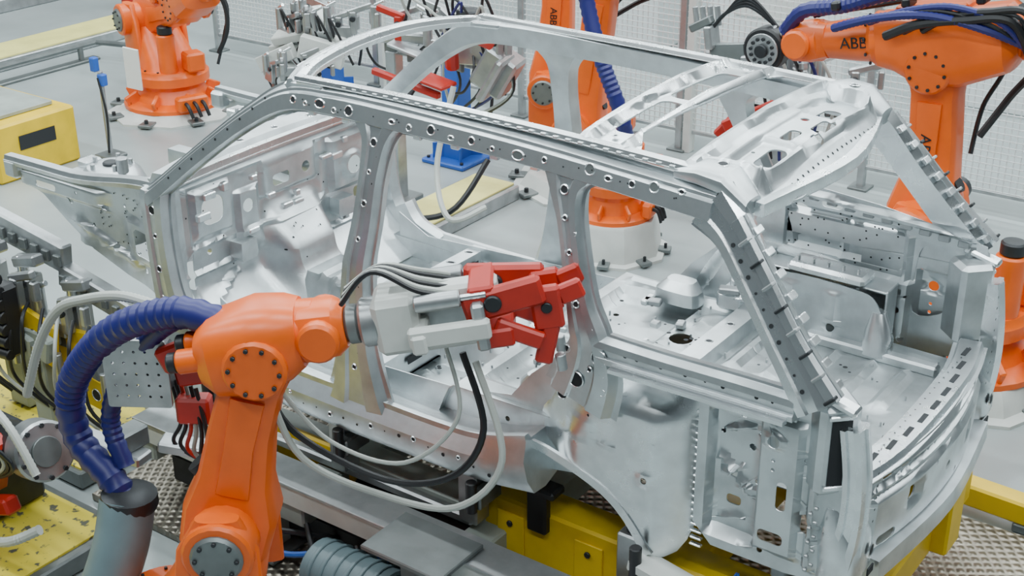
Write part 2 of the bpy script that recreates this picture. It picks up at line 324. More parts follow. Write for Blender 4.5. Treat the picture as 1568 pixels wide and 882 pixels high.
# ---- roof structure
g=G('roof_structure',CAR)
def zr(x,y): return 1.455+.035*(1-(y/.65)**2)-.02*max(0,x-1.8)**2
rf=lambda u,v,w:(v,u,zr(v,u)+w)
hdr=[(-.66,.80,.05),(-.45,.71,.05),(-.08,.655,.05),(.3,.665,.05),(.6,.76,.05),(.67,.83,.05)]
g.member(hdr,rf,ALU2,PIL2,depth=.5)
for y in(-.5,-.35,-.2,-.02,.15,.32,.5):g.hole(rf,y,.66+.25*y*y,.008,.017)
g.panel([(-.62,2.14),(-.50,2.20),(0,2.185),(.50,2.16),(.62,2.08),(.62,2.46),(.50,2.41),(0,2.41),(-.50,2.40),(-.62,2.46)],[rrect(-.47,2.245,-.08,2.355,.04),rrect(-.03,2.235,.44,2.355,.04)],rf,ALU2,.006,.025,[('r',-.6,2.215,.6,2.175,.03,.035),('r',-.6,2.385,.6,2.385,.03,.035)])
for y in(-.53,.53):
    for x in(2.2,2.3,2.4):g.hole(rf,y,x,.008,.012)
def hm(u,v,w):
    return (v-.05*sm((abs(u)-.35)/.3)*sm((v-2.7)/.25),u,zr(v,u)+w-.11*sm((v-2.84)/.16)-.025*sm((2.70-v)/.1))
ho=[(-.63,2.62),(.63,2.58),(.63,2.90),(.4,2.96),(-.4,3.0),(-.63,2.95)]
hh=[rrect(-.40,2.79,-.22,2.86,.03),rrect(-.16,2.78,-.04,2.83,.02),rrect(.0,2.83,.14,2.89,.02),rrect(.2,2.76,.34,2.83,.03),circ(-.5,2.74,.02),circ(.46,2.72,.02),rrect(-.06,2.86,-.02,2.91,.01),circ(.1,2.77,.018),circ(.3,2.87,.012),circ(-.3,2.75,.008)]
g.panel(ho,hh,hm,ALU,.006,.02,[('r',-.6,2.66,.6,2.62,.04,.04),('b',-.45,2.73,-.19,2.88,.03,-.035),('b',-.18,2.73,.16,2.91,.02,-.018),('b',.17,2.70,.5,2.88,.03,-.035),('r',-.55,2.7,-.5,2.92,.025,.028),('r',.54,2.68,.5,2.9,.025,.028),('r',-.5,2.90,.5,2.88,.025,.022)])
for k in range(26):g.hole(hm,-.55+.044*k,2.95-.01*(k/26),.005,.004,n=6,rim=False)
g.member([(-.60,2.93,.02),(0,3.01,.025),(.60,2.88,.02)],lambda u,v,w:(v,u,1.345+.02*(1-u*u*2)+w),ALU2,BOXS,depth=.5)
for s in(1,-1):
    g.srect([((2.62,-s*.61,1.43),(0,.05,0),(0,0,.025)),((2.72,-s*.60,1.445),(0,.09,0),(0,0,.035)),((2.82,-s*.60,1.43),(0,.09,0),(0,0,.04)),((2.91,-s*.61,1.36),(0,.06,0),(0,0,.03))],ALU,20,3)
    g.hole(rf,-s*.58,2.77,.018,.032)
    g.box((.86,-s*.62,1.455),(.20,.10,.03),ALU2,(0,-3,0),.01)
g.done()
# ---- firewall, cowl
g=G('firewall_and_cowl',CAR)
def fx(z): 
    return .02+.30*sm((.34-z)/.34)**1.3
def fmap_(u,v,w):
    t=.20*sm((.26-abs(u))/.14)*sm((.62-v)/.3)
    return (fx(v)+w+t,u,v)
fo=rrect(-.76,.06,.76,.88,.05)
fh=[rrect(-.60,.60,-.46,.74,.05),circ(-.30,.62,.035),circ(-.33,.44,.012),circ(.45,.62,.05),circ(.30,.70,.02),rrect(-.12,.66,0,.72,.02),circ(.12,.70,.03),circ(.6,.7,.018),rrect(.5,.40,.62,.46,.02),circ(-.55,.45,.016),circ(-.2,.75,.01),circ(.2,.48,.012),rrect(-.70,.3,-.66,.45,.015)]
g.panel(fo,fh,fmap_,ALU,.005,.022,[('b',-.64,.54,-.40,.78,.03,.03),('b',-.36,.38,-.22,.70,.02,.03),('b',.32,.5,.62,.78,.03,.045),('r',-.7,.5,.7,.5,.012,.018),('r',-.7,.36,-.25,.36,.012,.018),('b',-.18,.62,.2,.8,.03,.03),('r',.3,.3,.7,.3,.02,.02),('c',.45,.62,.09,.02),('r',.25,.4,.25,.8,.015,.018),('r',-.68,.2,-.68,.8,.015,.014),('r',-.4,.3,-.62,.2,.02,.022),('r',-.7,.82,.7,.82,.012,.014)])
g.member([(-.75,-.02,.09),(-.4,-.09,.10),(0,-.12,.10),(.4,-.09,.10),(.75,-.02,.09)],lambda u,v,w:(v,u,.87+w),ALU,PIL,depth=.7)
g.member([(-.72,.05,.03),(-.4,.03,.03),(0,.02,.03),(.4,.03,.03),(.72,.05,.03)],lambda u,v,w:(v,u,.865+w),ALU2,HAT)
for y in(-.6,-.45,-.2,.05,.3,.55):g.hole(lambda u,v,w:(v,u,.87+w),y,-.08+.1*y*y,.018,.032)
for k in range(60):g.hole(fmap_,random.uniform(-.7,.7),random.uniform(.3,.8),.005,.012,n=6,rim=False)
for k in range(14):
    y=random.uniform(-.65,.65);z=random.uniform(.35,.78);g.box((fx(z)+.04,y,z),(.03,random.uniform(.03,.08),random.uniform(.02,.05)),ALU2,bev=.005)
g.done()
# ---- floor pan
g=G('floor_pan',CAR)
def zf(x,y):
    b=.05+.24*sm((x-1.50)/.14)+.03*sm((x-2.35)/.1)
    t=.20*sm((.24-abs(y))/.12)*(1-sm((x-1.35)/.3))
    return b+t
ff=lambda u,v,w:(u,v,zf(u,v)+w)
feats=[]
for sy in(1,-1):
    for k in range(4):feats.append(('r',.45,sy*(.32+k*.11),1.05,sy*(.32+k*.11),.025,.018))
    feats+=[('b',1.72,.12 if sy>0 else -.55,2.12,.55 if sy>0 else -.12,.05,-.05),('c',2.3,sy*.42,.12,.03)]
    for k in range(5):feats.append(('r',2.55+k*.16,sy*.08,2.55+k*.16,sy*.42,.03,.022))
    feats+=[('r',1.72,sy*.62,2.3,sy*.62,.03,.03),('r',1.68,0,2.35,0,.05,.03),('r',1.2,sy*.35,1.45,sy*.6,.03,.018)]
for k in range(5):feats.append(('r',.36+k*.09,-.15,.36+k*.09,.15,.022,.018))
fh=[circ(2.22,.22,.055),circ(1.9,-.3,.02),circ(.7,.5,.02),circ(.9,-.5,.02),circ(2.05,.08,.018),circ(1.8,.35,.015),rrect(2.36,.28,2.42,.38,.02),circ(2.9,.1,.02),circ(3.1,-.3,.015),circ(1.3,.55,.02),circ(1.3,-.42,.025)]
g.panel([(.22,-.74),(3.40,-.66),(3.40,.66),(.22,.74)],fh,ff,ALUF,.005,.028,feats)
for x in(.72,1.12):
    for sy in(1,-1):
        g.member([(x,sy*.2,.06),(x,sy*.72,.06)],lambda u,v,w:(u,v,.08+w),ALU,[(-1,0),(-.8,0),(-.7,.12),(.7,.12),(.8,0),(1,0)],smooth=False)
        for k in range(3):g.hole(lambda u,v,w:(u,v,.20+w),x,sy*(.3+.16*k),.014,.0,el=1.5)
        g.box((x+.056,sy*.4,.15),(.004,.10,.03),HOLE,(0,-6,0),0);g.box((x+.056,sy*.6,.15),(.004,.05,.03),HOLE,(0,-6,0),0)
g.member([(2.42,-.6,.06),(2.42,.6,.06)],lambda u,v,w:(u,v,.30+w),ALU,[(-1,0),(-.8,.09),(.8,.09),(1,0)],smooth=False)
for y in(-.5,-.3,-.1,.1,.3,.5):g.hole(lambda u,v,w:(u,v,.39+w),2.42,y,.014,0)
for sy in(1,-1):
    g.srect([((2.02,sy*.56,.30),(.12,0,0),(0,.07,0)),((2.02,sy*.56,.36),(.11,0,0),(0,.06,0)),((2.02,sy*.58,.40),(.07,0,0),(0,.04,0))],ALU,20,4)
    g.box((2.30,sy*.58,.38),(.14,.14,.10),ALU2,bev=.02);g.box((2.30,sy*.52,.44),(.10,.05,.03),LGR,(0,0,20),.006)
    g.cyl((2.30,sy*.60,.43),(2.30,sy*.60,.47),.035,ALU);g.hole(lambda u,v,w:(u,v,.47+w),2.30,sy*.60,.018,.001)
    g.box((3.0,sy*.49,.34),(.6,.06,.05),ALU,bev=.01)
for k in range(130):
    x=random.uniform(.4,3.3);y=random.uniform(-.62,.62);z=zf(x,y)
    g.cyl((x,y,z),(x,y,z+random.uniform(.012,.03)),.005,LGR,n=6)
for k in range(130):
    x=random.uniform(.5,3.3);y=random.uniform(-.55,.55);g.hole(ff,x,y,random.choice([.005,.007,.011]),.02,n=10,rim=False)
for k in range(44):
    x=random.uniform(.4,2.35);y=random.uniform(-.55,.55);g.box((x,y,zf(x,y)+.02),(random.uniform(.03,.12),random.uniform(.02,.06),.03),random.choice([ALU2,ALU,LGR]),(0,0,random.choice([0,90,15])),.006)
g.done()
# ---- rear end panel
g=G('rear_end_panel',CAR)
def tx(y,z): return 3.50-.10*(y/.66)**2-.03*(.45-z)
tm=lambda u,v,w:(tx(u,v)+w,u,v)
th=[rrect(-.50+k*.125,.375,-.43+k*.125,.395,.009) for k in range(8)]+[circ(.3,.24,.035),circ(-.3,.24,.03),circ(0,.22,.02),rrect(.40,.12,.54,.16,.02),rrect(-.54,.12,-.42,.16,.02),circ(.12,.14,.012),circ(-.14,.3,.01)]
g.panel([(-.66,.44),(.66,.44),(.68,.3),(.66,.08),(-.66,.08),(-.68,.3)],th,tm,ALU,.006,.03,[('b',-.58,.10,.58,.33,.03,.035),('r',-.6,.35,.6,.35,.014,.02),('r',-.6,.41,.6,.41,.014,.02),('c',.3,.24,.06,-.02),('c',-.3,.24,.06,-.02)])
g.member([(-.62,3.38,.07),(-.3,3.43,.07),(.3,3.43,.07),(.62,3.38,.07)],lambda u,v,w:(v,u,.435+w),ALU2,HAT,depth=.8)
for k in range(9):g.box((3.45-.09*((-.5+k*.125)/.66)**2,-.5+k*.125,.458),(.02,.075,.006),HOLE,bev=0)
for k in range(22):g.hole(lambda u,v,w:(v,u,.459+w),-.55+.052*k,3.40,.004,.001,n=6,rim=False)
g.member([(-.6,3.46,.05),(0,3.52,.05),(.6,3.46,.05)],lambda u,v,w:(v,u,.07+w),ALU,BOXS)
g.done()
# ============================================================ ROBOTS
def robot(name,base,yaw,a2,a3,fl=1.0,ped=.14,sc=1.0,label=True,hose=True,tool=None,la=1.075,compact=False,pr=1.,bs=1.):
    E=empty(name);Tb=Matrix.Translation(base)@Matrix.Rotation(math.radians(yaw),4,'Z')@Matrix.Scale(sc,4)
    g=G('pedestal',E);g.T=Matrix.Translation(base)@Matrix.Diagonal((pr,pr,1,1))
    g.rev((0,0,0),(0,0,1),[(0,.62),(.02,.62),(.03,.55),(ped-.02,.50),(ped,.48)],WHT,8)
    for i in range(8):
        t=math.radians(22.5+45*i);g.box((.57*math.cos(t),.57*math.sin(t),.03),(.14,.12,.03),GRY,(0,0,math.degrees(t)),.005);g.cyl((.58*math.cos(t),.58*math.sin(t),.04),(.58*math.cos(t),.58*math.sin(t),.08),.018,DRK,n=6)
    g.done()
    Tb=Tb@Matrix.Translation((0,0,ped/sc))
    g=G('base_and_turntable',E);g.T=Tb@Matrix.Diagonal((bs,bs,1,1))
    g.rev((0,0,0),(0,0,1),[(0,.47),(.035,.47),(.05,.44),(.07,.36),(.18,.30),(.22,.31)],ORG,28)
    for i in range(8):
        t=math.radians(45*i);c,s_=math.cos(t),math.sin(t)
        g.box((.40*c,.40*s_,.09),(.14,.04,.12),ORG,(0,25,45*i),.01);g.cyl((.43*c,.43*s_,.03),(.43*c,.43*s_,.075),.022,DRK,n=6)
    g.rev((0,0,.22),(0,0,1),[(0,.33),(.01,.36),(.09,.36),(.11,.34),(.14,.33)],ORG,32)
    g.rev((0,0,.215),(0,0,1),[(0,.30),(.02,.30)],BLK,24)
    g.bolts((0,0,.36),(0,0,1),.29,12,.012,DRK)
    g.box((-.46,0,.10),(.12,.30,.14),ORG,bev=.02)
    for k in range(3):g.tube([(-.5,-.08+.08*k,.12),(-.58,-.08+.08*k,.10),(-.62,-.1+.08*k,.0)],.018,BLK)
    g.T=Tb
    if compact:g.srect([((.16,0,.34),(.25,0,0),(0,.20,0)),((.22,0,.45),(.22,0,0),(0,.19,0)),((.29,0,.62),(.18,0,0),(0,.18,0)),((.32,0,.72),(.14,0,0),(0,.18,0))],ORG,24,3)
    else:g.srect([((.05,0,.34),(.33*bs,0,0),(0,.28*bs,0)),((.12,0,.45),(.30*bs,0,0),(0,.25*bs,0)),((.25,0,.62),(.22,0,0),(0,.22,0)),((.30,0,.72),(.16,0,0),(0,.20,0))],ORG,24,3)
    for s_ in(1,-1):
        g.srect([((.28,s_*.23,.40),(.20,0,0),(0,.04,0)),((.31,s_*.23,.78),(.17,0,0),(0,.045,0)),((.32,s_*.23,.93),(.09,0,0),(0,.04,0))],ORG,20,3)
    q2=.30 if compact else .34
    g.cyl((.32,-q2,.78),(.32,q2,.78),.15,ORG);g.cyl((.32,-q2-.02,.78),(.32,q2+.02,.78),.11,GRY);g.bolts((.32,-q2-.02,.78),(0,-1,0),.085,8,.01,DRK);g.bolts((.32,q2+.02,.78),(0,1,0),.085,8,.01,DRK)
    if not compact:
        g.cyl((-.22,.10,.34),(-.22,.10,.72),.085,ORG);g.cyl((-.22,.10,.72),(-.22,.10,.80),.07,DRK)
        g.cyl((.32,-.36,.78),(.32,-.52,.78),.085,ORG);g.cyl((.32,-.52,.78),(.32,-.60,.78),.075,DRK)
        g.box((-.30,-.12,.45),(.18,.18,.18),ORG,bev=.02)
    g.done()
    J2=Tb@Matrix.Translation((.32,0,.78))@Matrix.Rotation(math.radians(a2),4,'Y');q=la/1.075
    g=G('lower_arm',E);g.T=J2
    g.srect([((0,0,-.18),(.10,0,0),(0,.10,0)),((0,0,-.10),(.19,0,0),(0,.15,0)),((0,0,.08),(.20,0,0),(0,.15,0)),((-.01,0,.30*q),(.155,0,0),(0,.12,0)),((-.02,0,.60*q),(.135,0,0),(0,.11,0)),((-.01,0,.88*q),(.13,0,0),(0,.12,0)),((0,0,1.05*q),(.15,0,0),(0,.13,0)),((0,0,1.075*q+.105),(.11,0,0),(0,.11,0))],ORG,28,5)
    for s_ in(1,-1):
        g.srect([((0,s_*.125,.25*q),(.07,0,0),(0,.01,0)),((-.01,s_*.125,.55*q),(.06,0,0),(0,.012,0)),((-.01,s_*.125,.85*q),(.07,0,0),(0,.01,0))],ORG,16,4)
        g.bolts((0,s_*.15,0),(0,s_,0),.13,10,.012,DRK);g.cyl((0,s_*.13,la),(0,s_*.19,la),.13,ORG);g.bolts((0,s_*.19,la),(0,s_,0),.10,10,.01,DRK)
    g.rev((-.10,.0,.18),(-.33,0,.35),[(0,.03),(.02,.05),(.1,.05)],DRK,12)
    if label:
        for s_ in(1,-1):
            M=Matrix.Translation((-.01,s_*.140,.55*q))@Matrix.Rotation(math.radians(90),4,'X')
            if s_>0:M=M@Matrix.Rotation(math.pi,4,'Y')
            g.text('ABB',.085,BLK,M@Matrix.Rotation(math.radians(90 if s_<0 else -90),4,'Z'))
    g.done()
    J3=J2@Matrix.Translation((0,0,la))@Matrix.Rotation(math.radians(-a2-a3),4,'Y')
    g=G('upper_arm',E);g.T=J3
    if compact:
        g.srect([((-.24,0,.02),(0,.12,0),(0,0,.11)),((-.18,0,.02),(0,.17,0),(0,0,.16)),((0,0,.03),(0,.19,0),(0,0,.19)),((.12,0,.05),(0,.16,0),(0,0,.16)),((.18,0,.06),(0,.13,0),(0,0,.13))],ORG,28,3)
        for dy in(.08,-.08):g.cyl((-.2,dy,.04),(-.32,dy,.04),.05,ORG);g.cyl((-.32,dy,.04),(-.36,dy,.04),.042,DRK)
        zz=.06
        g.rev((.16,0,zz),(1,0,zz),[(0,.12),(.02,.13),(.08,.12)],ORG,28);xw=.20
    else:
        zz=.15
        g.srect([((-.46,0,.16),(0,.13,0),(0,0,.12)),((-.40,0,.14),(0,.19,0),(0,0,.18)),((-.15,0,.10),(0,.20,0),(0,0,.21)),((.08,0,.10),(0,.19,0),(0,0,.20)),((.22,0,.14),(0,.16,0),(0,0,.16)),((.30,0,.15),(0,.15,0),(0,0,.15))],ORG,28,4)
        g.rev((.28,0,.15),(1.3,0,.15),[(0,.15),(.05,.155),(.08,.13),(.15*fl+.08,.125),(.75*fl,.10),(.78*fl,.12),(.86*fl,.12),(.88*fl,.1)],ORG,28)
        g.bolts((.36,0,.15),(1,0,0),.14,10,.01,DRK)
        for dy,dz in((.09,.22),(-.09,.22),(0,.07)):
            g.cyl((-.45,dy,dz),(-.60,dy,dz),.06,ORG);g.cyl((-.60,dy,dz),(-.68,dy,dz),.05,DRK)
        xw=.28+.88*fl
        g.box((.0,0,.32),(.4,.16,.04),ORG,bev=.015);g.box((-.05,-.205,.02),(.20,.02,.14),ORG,bev=.01)
        for x in(-.25,.0,.2):g.box((x,-.20,.24),(.03,.03,.03),DRK,bev=.005)
        g.tube([(-.42,-.18,.12),(-.1,-.225,.05),(.2,-.2,.2),(.3,-.16,.2)],.014,BLK)
    g.srect([((xw-.10,0,zz),(0,.10,0),(0,0,.10)),((xw,0,zz),(0,.12,0),(0,0,.12)),((xw+.12,0,zz),(0,.11,0),(0,0,.11)),((xw+.16,0,zz),(0,.08,0),(0,0,.08))],ORG,20,3)
    g.cyl((xw+.06,-.15,zz),(xw+.06,.15,zz),.085,ORG);g.cyl((xw+.16,0,zz),(xw+.22,0,zz),.08,GRY);g.bolts((xw+.22,0,zz),(1,0,0),.06,8,.008,DRK)
    if label and not compact:
        for s_ in(1,-1):
            M=Matrix.Translation((.28+.3*fl,s_*.128,.15))@Matrix.Rotation(math.radians(90),4,'X')
            if s_>0:M=M@Matrix.Rotation(math.pi,4,'Y')
            g.text('ABB',.09,BLK,M)
    if hose:
        g.tube([(-.5,.12,.40),(-.2,.15,.45),(.2,.14,.42),(.6*min(1,fl+.3),.12,.36),(xw,.10,.34),(xw+.15,.05,.22)],.045,NAV,10,8,.03)
        for x in(-.3,.1,.5):g.box((x,.13,.37),(.05,.12,.05),BLK,bev=.01)
        g.tube([(-.5,-.1,.3),(-.2,-.15,.38),(.3,-.14,.32),(xw,-.12,.28)],.016,BLK)
        g.tube([(-.5,-.05,.34),(-.25,-.05,.5),(.1,-.08,.46),(.4,-.05,.36),(xw,-.02,.30)],.03,NAV,8,8,.024)
        g.tube([(-.45,.0,.3),(-.5,-.15,.0),(-.3,-.22,-.25),(-.15,-.16,-.45)],.022,BLK)
        g.tube([(-.2,-.2,.2),(-.28,-.27,-.05),(-.15,-.24,-.3),(-.1,-.15,-.55)],.014,DRK)
    g.done()
    if tool:
        g=G('end_tool',E);g.T=J3@Matrix.Translation((xw+.22,0,zz));tool(g);g.done()
    return E
def tool_wheel(g):
    g.cyl((0,0,0),(.04,0,0),.10,LGR)
    g.cyl((.06,-.02,-.03),(.06,.10,-.03),.13,BLK,n=32);g.cyl((.06,.10,-.03),(.06,.115,-.03),.10,LGR,n=32);g.bolts((.06,.115,-.03),(0,1,0),.07,12,.012,DRK);g.cyl((.06,.115,-.03),(.06,.14,-.03),.04,DRK)
    g.box((.18,0,-.10),(.10,.14,.06),LGR);g.box((.34,0,-.06),(.24,.04,.12),GRY);g.box((.44,.0,.04),(.05,.12,.14),LGR);g.box((.50,.0,.12),(.16,.06,.05),GRY,(0,20,0))
    for k in range(4):g.cyl((.40+.05*k,-.03,.10),(.40+.05*k,-.03,.22),.018,LGR,n=10)
    for k in range(4):g.tube([(.0,.0,.08),(.15,.05,.22+.02*k),(.32,.02,.18),(.42,0,.10)],.011,BLK if k%2 else DRK)
def tool_gripper(g):
    g.cyl((0,0,0),(.08,0,0),.10,LGR);g.bolts((.08,0,0),(1,0,0),.08,8,.01,DRK)
    g.box((.15,0,0),(.18,.22,.24),WHT,bev=.025)
    g.box((.34,0,.07),(.44,.10,.10),WHT,bev=.015);g.box((.36,0,-.11),(.40,.08,.08),WHT,bev=.012)
    g.box((.24,0,-.04),(.06,.42,.08),WHT,bev=.01);g.box((.48,0,-.02),(.05,.34,.20),LGR,bev=.01);g.box((.34,0,-.02),(.30,.03,.14),LGR,bev=.006)
    for s_ in(1,-1):
        g.box((.36,s_*.17,-.02),(.32,.05,.08),WHT,bev=.01);g.cyl((.24,s_*.12,.10),(.42,s_*.12,.10),.034,LGR);g.cyl((.42,s_*.12,.10),(.52,s_*.12,.10),.013,ALU2)
        g.box((.58,s_*.10,.06),(.32,.055,.12),RED,(0,s_*8,0),.015);g.box((.74,s_*.08,-.01),(.12,.05,.18),RED,bev=.012);g.cyl((.54,s_*.14,.06),(.54,s_*.05,.06),.035,DRK)
        g.box((.72,s_*.08,-.16),(.07,.045,.18),RED,(0,20,0),.01);g.cyl((.76,s_*.08,-.29),(.76,s_*.08,-.22),.022,LGR);g.box((.62,s_*.11,-.09),(.20,.04,.07),RED,(0,30,0),.01)
        g.box((.84,s_*.07,.04),(.10,.04,.08),RED,(0,-15,0),.01);g.cyl((.74,s_*.115,.0),(.74,s_*.05,.0),.022,DRK)
    g.box((.54,0,-.09),(.12,.28,.08),RED,bev=.01);g.box((.50,0,.08),(.10,.24,.10),RED,bev=.01)
    for k in range(6):g.tube([(-.05,.08-.03*k,.12),(.1,.1-.04*k,.19+.012*k),(.26,.09-.04*k,.15),(.40,.1-.04*k,.10)],.010,BLK if k%2 else GHOSE)
WR=robot('industrial_robot_welding',(1.01,-1.82,-.80),35,14,9,.12,.08,.93,False,False,tool_gripper,la=.82,compact=True,bs=.7,pr=.75)
R2=robot('industrial_robot',(2.80,2.62,-.80),180,2,-10,.50,.16,1,True,True,tool_wheel,la=.90)
R3=robot('industrial_robot',(.12,3.08,-.80),190,-8,20,.6,.28,.80,True,True,None,la=1.4,pr=.66,bs=.75)
g=G('dress_hose',R3);g.tube([(.0,2.72,1.5),(.09,2.72,1.08),(.22,2.70,.72),(.38,2.72,.34),(.36,2.85,.0),(.25,2.9,-.2)],.055,NAV,14,8,.035);g.done()
robot('industrial_robot',(-.75,4.1,-.80),200,-2,25,.6,.12,.9,True,False,None,la=1.2,bs=.8)
R5=robot('industrial_robot',(-5.0,3.55,-.80),160,-74,-14,.15,.08,.97,False,True,None,la=.95)
g=G('document_sleeve',R5);g.box((-4.93,3.06,-.28),(.16,.02,.40),PAP,(8,6,15),.004);g.done()
g=G('cable_bundle',R2)
for k in range(6):g.tube([(1.9+.1*k,2.42,1.20+.03*(k%3)),(2.15+.08*k,2.38,1.30+.03*(k%3)),(2.45+.06*k,2.36,1.36+.03*(k%3)),(2.75+.04*k,2.38,1.32+.02*k),(2.98,2.5,1.22-.03*k)],[.026,.012,.02][k%3],[NAV,BLK,NAV,BLK,DRK,BLK][k],8,8,.024 if k%2==0 else 0)
g.done()
g=G('robot_junction_box');g.box((3.62,2.02,-.16),(.22,.26,1.2),WHT,bev=.01);g.box((3.58,1.887,-.12),(.12,.004,.30),PAP,bev=0);g.box((3.54,1.887,.22),(.06,.006,.08),YEL,bev=0);g.box((3.62,2.02,-.78),(.3,.36,.04),GRY);g.done()
# ============================================================ ROOM
g=G('floor');g.box((0,4,-.85),(34,40,.1),FLR,bev=0);g.done()
g=G('unseen_wall_back');g.box((0,20,2.6),(34,.2,6.8),WAL,bev=0);g.done()  # out of view, added as a pale panel for the metal to reflect
g=G('unseen_wall_left');g.box((-16,4,2.6),(.2,32,6.8),WAL,bev=0);g.done()  # second unseen wall, also put in as a light panel for reflections
g=G('unseen_ceiling');g.box((0,4,6.05),(34,40,.1),CEI,bev=0)  # unseen, added dark to block sky light and give reflections contrast
for y in range(-12,20,4):g.box((0,y,5.85),(34,.25,.3),CEI,bev=0)
g.done()
E=empty('wire_mesh_fence');g=G('fence_posts',E)
yF=5.25
for x in(-6.2,-3.95,-2.2,-.55,1.1,2.6,4.1,5.6):
    g.box((x,yF,.3),(.06,.06,2.2),LGR,bev=.005);g.box((x,yF,-.79),(.16,.16,.02),GRY,bev=.003)
g.box((-.46,yF,.3),(.07,.10,2.2),WHT,bev=.005);g.box((-3.86,yF,.3),(.06,.10,2.2),WHT,bev=.005)
for z in(-.62,1.35):g.box((-.3,yF,z),(11.8,.03,.03),LGR,bev=.003)
g.done()
g=G('fence_wires',E)
x=-6.2
while x<5.6:
    g.box((x,yF,.36),(.008,.008,1.94),WIRE,bev=0);x+=.05
z=-.6
while z<1.33:
    g.box((-.3,yF-.005,z),(11.8,.008,.008),WIRE,bev=0);z+=.05
g.done()
g=G('machine_cabinet_white');
for x in(-3.0,-.9,1.6,3.6):g.box((x,8.2,-.1),(1.5,.8,1.4),WAL,bev=.02);g.box((x,7.79,.1),(.9,.01,.7),WHT,bev=.003);g.box((x+.55,7.785,.1),(.03,.02,.3),DRK,bev=.003)
g.done()
g=G('cable_duct')
g.box((-7.75,2.5,-.74),(.62,6.0,.12),LGR,bev=.01);g.box((-7.75,2.5,-.675),(.50,5.9,.02),YPALE,bev=.003)
g.done()
g=G('cable_duct');g.box((-10.0,4.0,-.72),(.8,8,.16),LGR,bev=.01);g.box((-10,4,-.635),(.5,7.9,.02),YPALE,bev=.003);g.done()
g=G('floor_guard_rail')
g.tube([(-7.05,0,-.62),(-7.05,4.3,-.62),(-6.3,4.5,-.62)],.03,GRY,smooth=False)
for y in(.5,1.7,2.9,4.1):g.box((-7.05,y,-.71),(.05,.05,.18),GRY);
g.box((-7.05,2.1,-.785),(.12,4.4,.03),GRY);g.done()
g=G('fire_extinguisher');g.cyl((-8.6,6.1,-.8),(-8.6,6.1,-.2),.13,RED);g.cyl((-8.6,6.1,-.2),(-8.6,6.1,-.08),.05,BLK);g.tube([(-8.6,6.1,-.1),(-8.4,6.05,-.1),(-8.42,6.05,-.5)],.02,BLK);g.done()
g=G('yellow_walkway_cover');g.box((-1.22,2.75,-.74),(.46,1.5,.12),LGR,bev=.01);g.box((-1.22,2.75,-.672),(.38,1.46,.015),YPALE,bev=.003);g.done()
g=G('fence_base_rail');g.tube([(-3.7,4.7,-.70),(-1.6,4.7,-.70)],.03,LGR,smooth=False);
for x in(-3.6,-3,-2.3,-1.7):g.box((x,4.7,-.76),(.05,.05,.08),GRY)
g.done()
def stand(x,y,h,nm='fixture_stand'):
    g=G(nm);g.box((x,y,-.78),(.44,.44,.04),BLU,bev=.01);g.box((x,y,-.8+h/2),(.18,.18,h),BLU,bev=.01)
    for a in range(4):
        t=math.radians(45+90*a);g.box((x+.15*math.cos(t),y+.15*math.sin(t),-.70),(.12,.02,.14),BLU,(0,0,45+90*a),.003)
        g.cyl((x+.19*math.cos(t)*1.3,y+.19*math.sin(t)*1.3,-.77),(x+.19*math.cos(t)*1.3,y+.19*math.sin(t)*1.3,-.74),.015,DRK,n=6)
    g.box((x,y,-.8+h+.02),(.30,.26,.04),LGR);g.box((x-.05,y,-.8+h+.12),(.12,.10,.18),LGR);g.box((x-.12,y,-.8+h+.26),(.34,.08,.08),LGR,(0,12,0));g.box((x-.28,y,-.8+h+.22),(.05,.07,.16),GRY)
    g.cyl((x+.1,y,-.8+h+.06),(x+.04,y,-.8+h+.3),.03,ALU2);g.tube([(x+.1,y,-.8+h+.1),(x+.3,y+.1,-.8+h-.05),(x+.24,y+.14,-.5)],.014,BLK);g.done()
stand(-1.95,3.95,1.0);stand(-4.1,4.75,.62)
def clamp(g,c,rz,sc=1.,col=RED):
    M=Matrix.Translation(c)@Matrix.Rotation(math.radians(rz),4,'Z')@Matrix.Scale(sc,4);o=g.T;g.T=o@M
    g.box((0,0,0),(.22,.05,.10),LGR);g.box((.12,0,.08),(.06,.06,.20),col,bev=.01);g.box((.18,0,.20),(.22,.045,.05),col,(0,-18,0),.01);g.box((.28,0,.13),(.04,.05,.12),LGR)
    g.cyl((-.10,0,.0),(-.10,0,.22),.035,LGR);g.cyl((-.10,0,.22),(-.02,0,.26),.016,ALU2);g.cyl((.12,-.05,.12),(.12,.05,.12),.025,DRK);g.box((.0,.04,-.08),(.10,.03,.14),GRY)
    g.tube([(-.12,0,.0),(-.2,.05,-.1),(-.15,.1,-.25),(0,.1,-.3)],.01,BLK);g.T=o
E=empty('clamping_fixture');g=G('fixture_frame',E)
g.box((-1.75,2.95,-.2),(.10,.10,1.2),LGR);g.box((-1.3,3.0,.42),(1.1,.10,.10),LGR);g.box((-1.75,2.95,-.78),(.24,.3,.04),GRY);g.box((-.95,2.95,.52),(.30,.22,.16),LGR,(0,0,20));g.box((-1.5,2.9,.50),(.30,.30,.03),LGR,(10,10,0))
g.cyl((-1.0,2.9,.6),(-1.0,2.9,.82),.09,DRK);g.box((-.75,2.9,.42),(.26,.24,.30),LGR,(0,30,15),.02);g.box((-.70,2.8,.40),(.06,.28,.34),LGR,(0,30,15),.02)
for i,(x,rz) in enumerate(((-1.75,20),(-1.5,200),(-1.25,30),(-1.05,160),(-.8,-30))):clamp(g,(x,2.9,.52),rz,1.0,RED if i in(1,2) else LGR)
g.box((-1.35,2.6,.30),(.62,.05,.05),RED,(0,8,0),.01);g.box((-1.1,2.6,.36),(.3,.18,.03),RED,(0,8,0),.008)
g.tube([(-1.0,2.7,.45),(-.95,2.65,.62),(-.78,2.62,.72),(-.6,2.62,.70)],.05,RED,10,8)
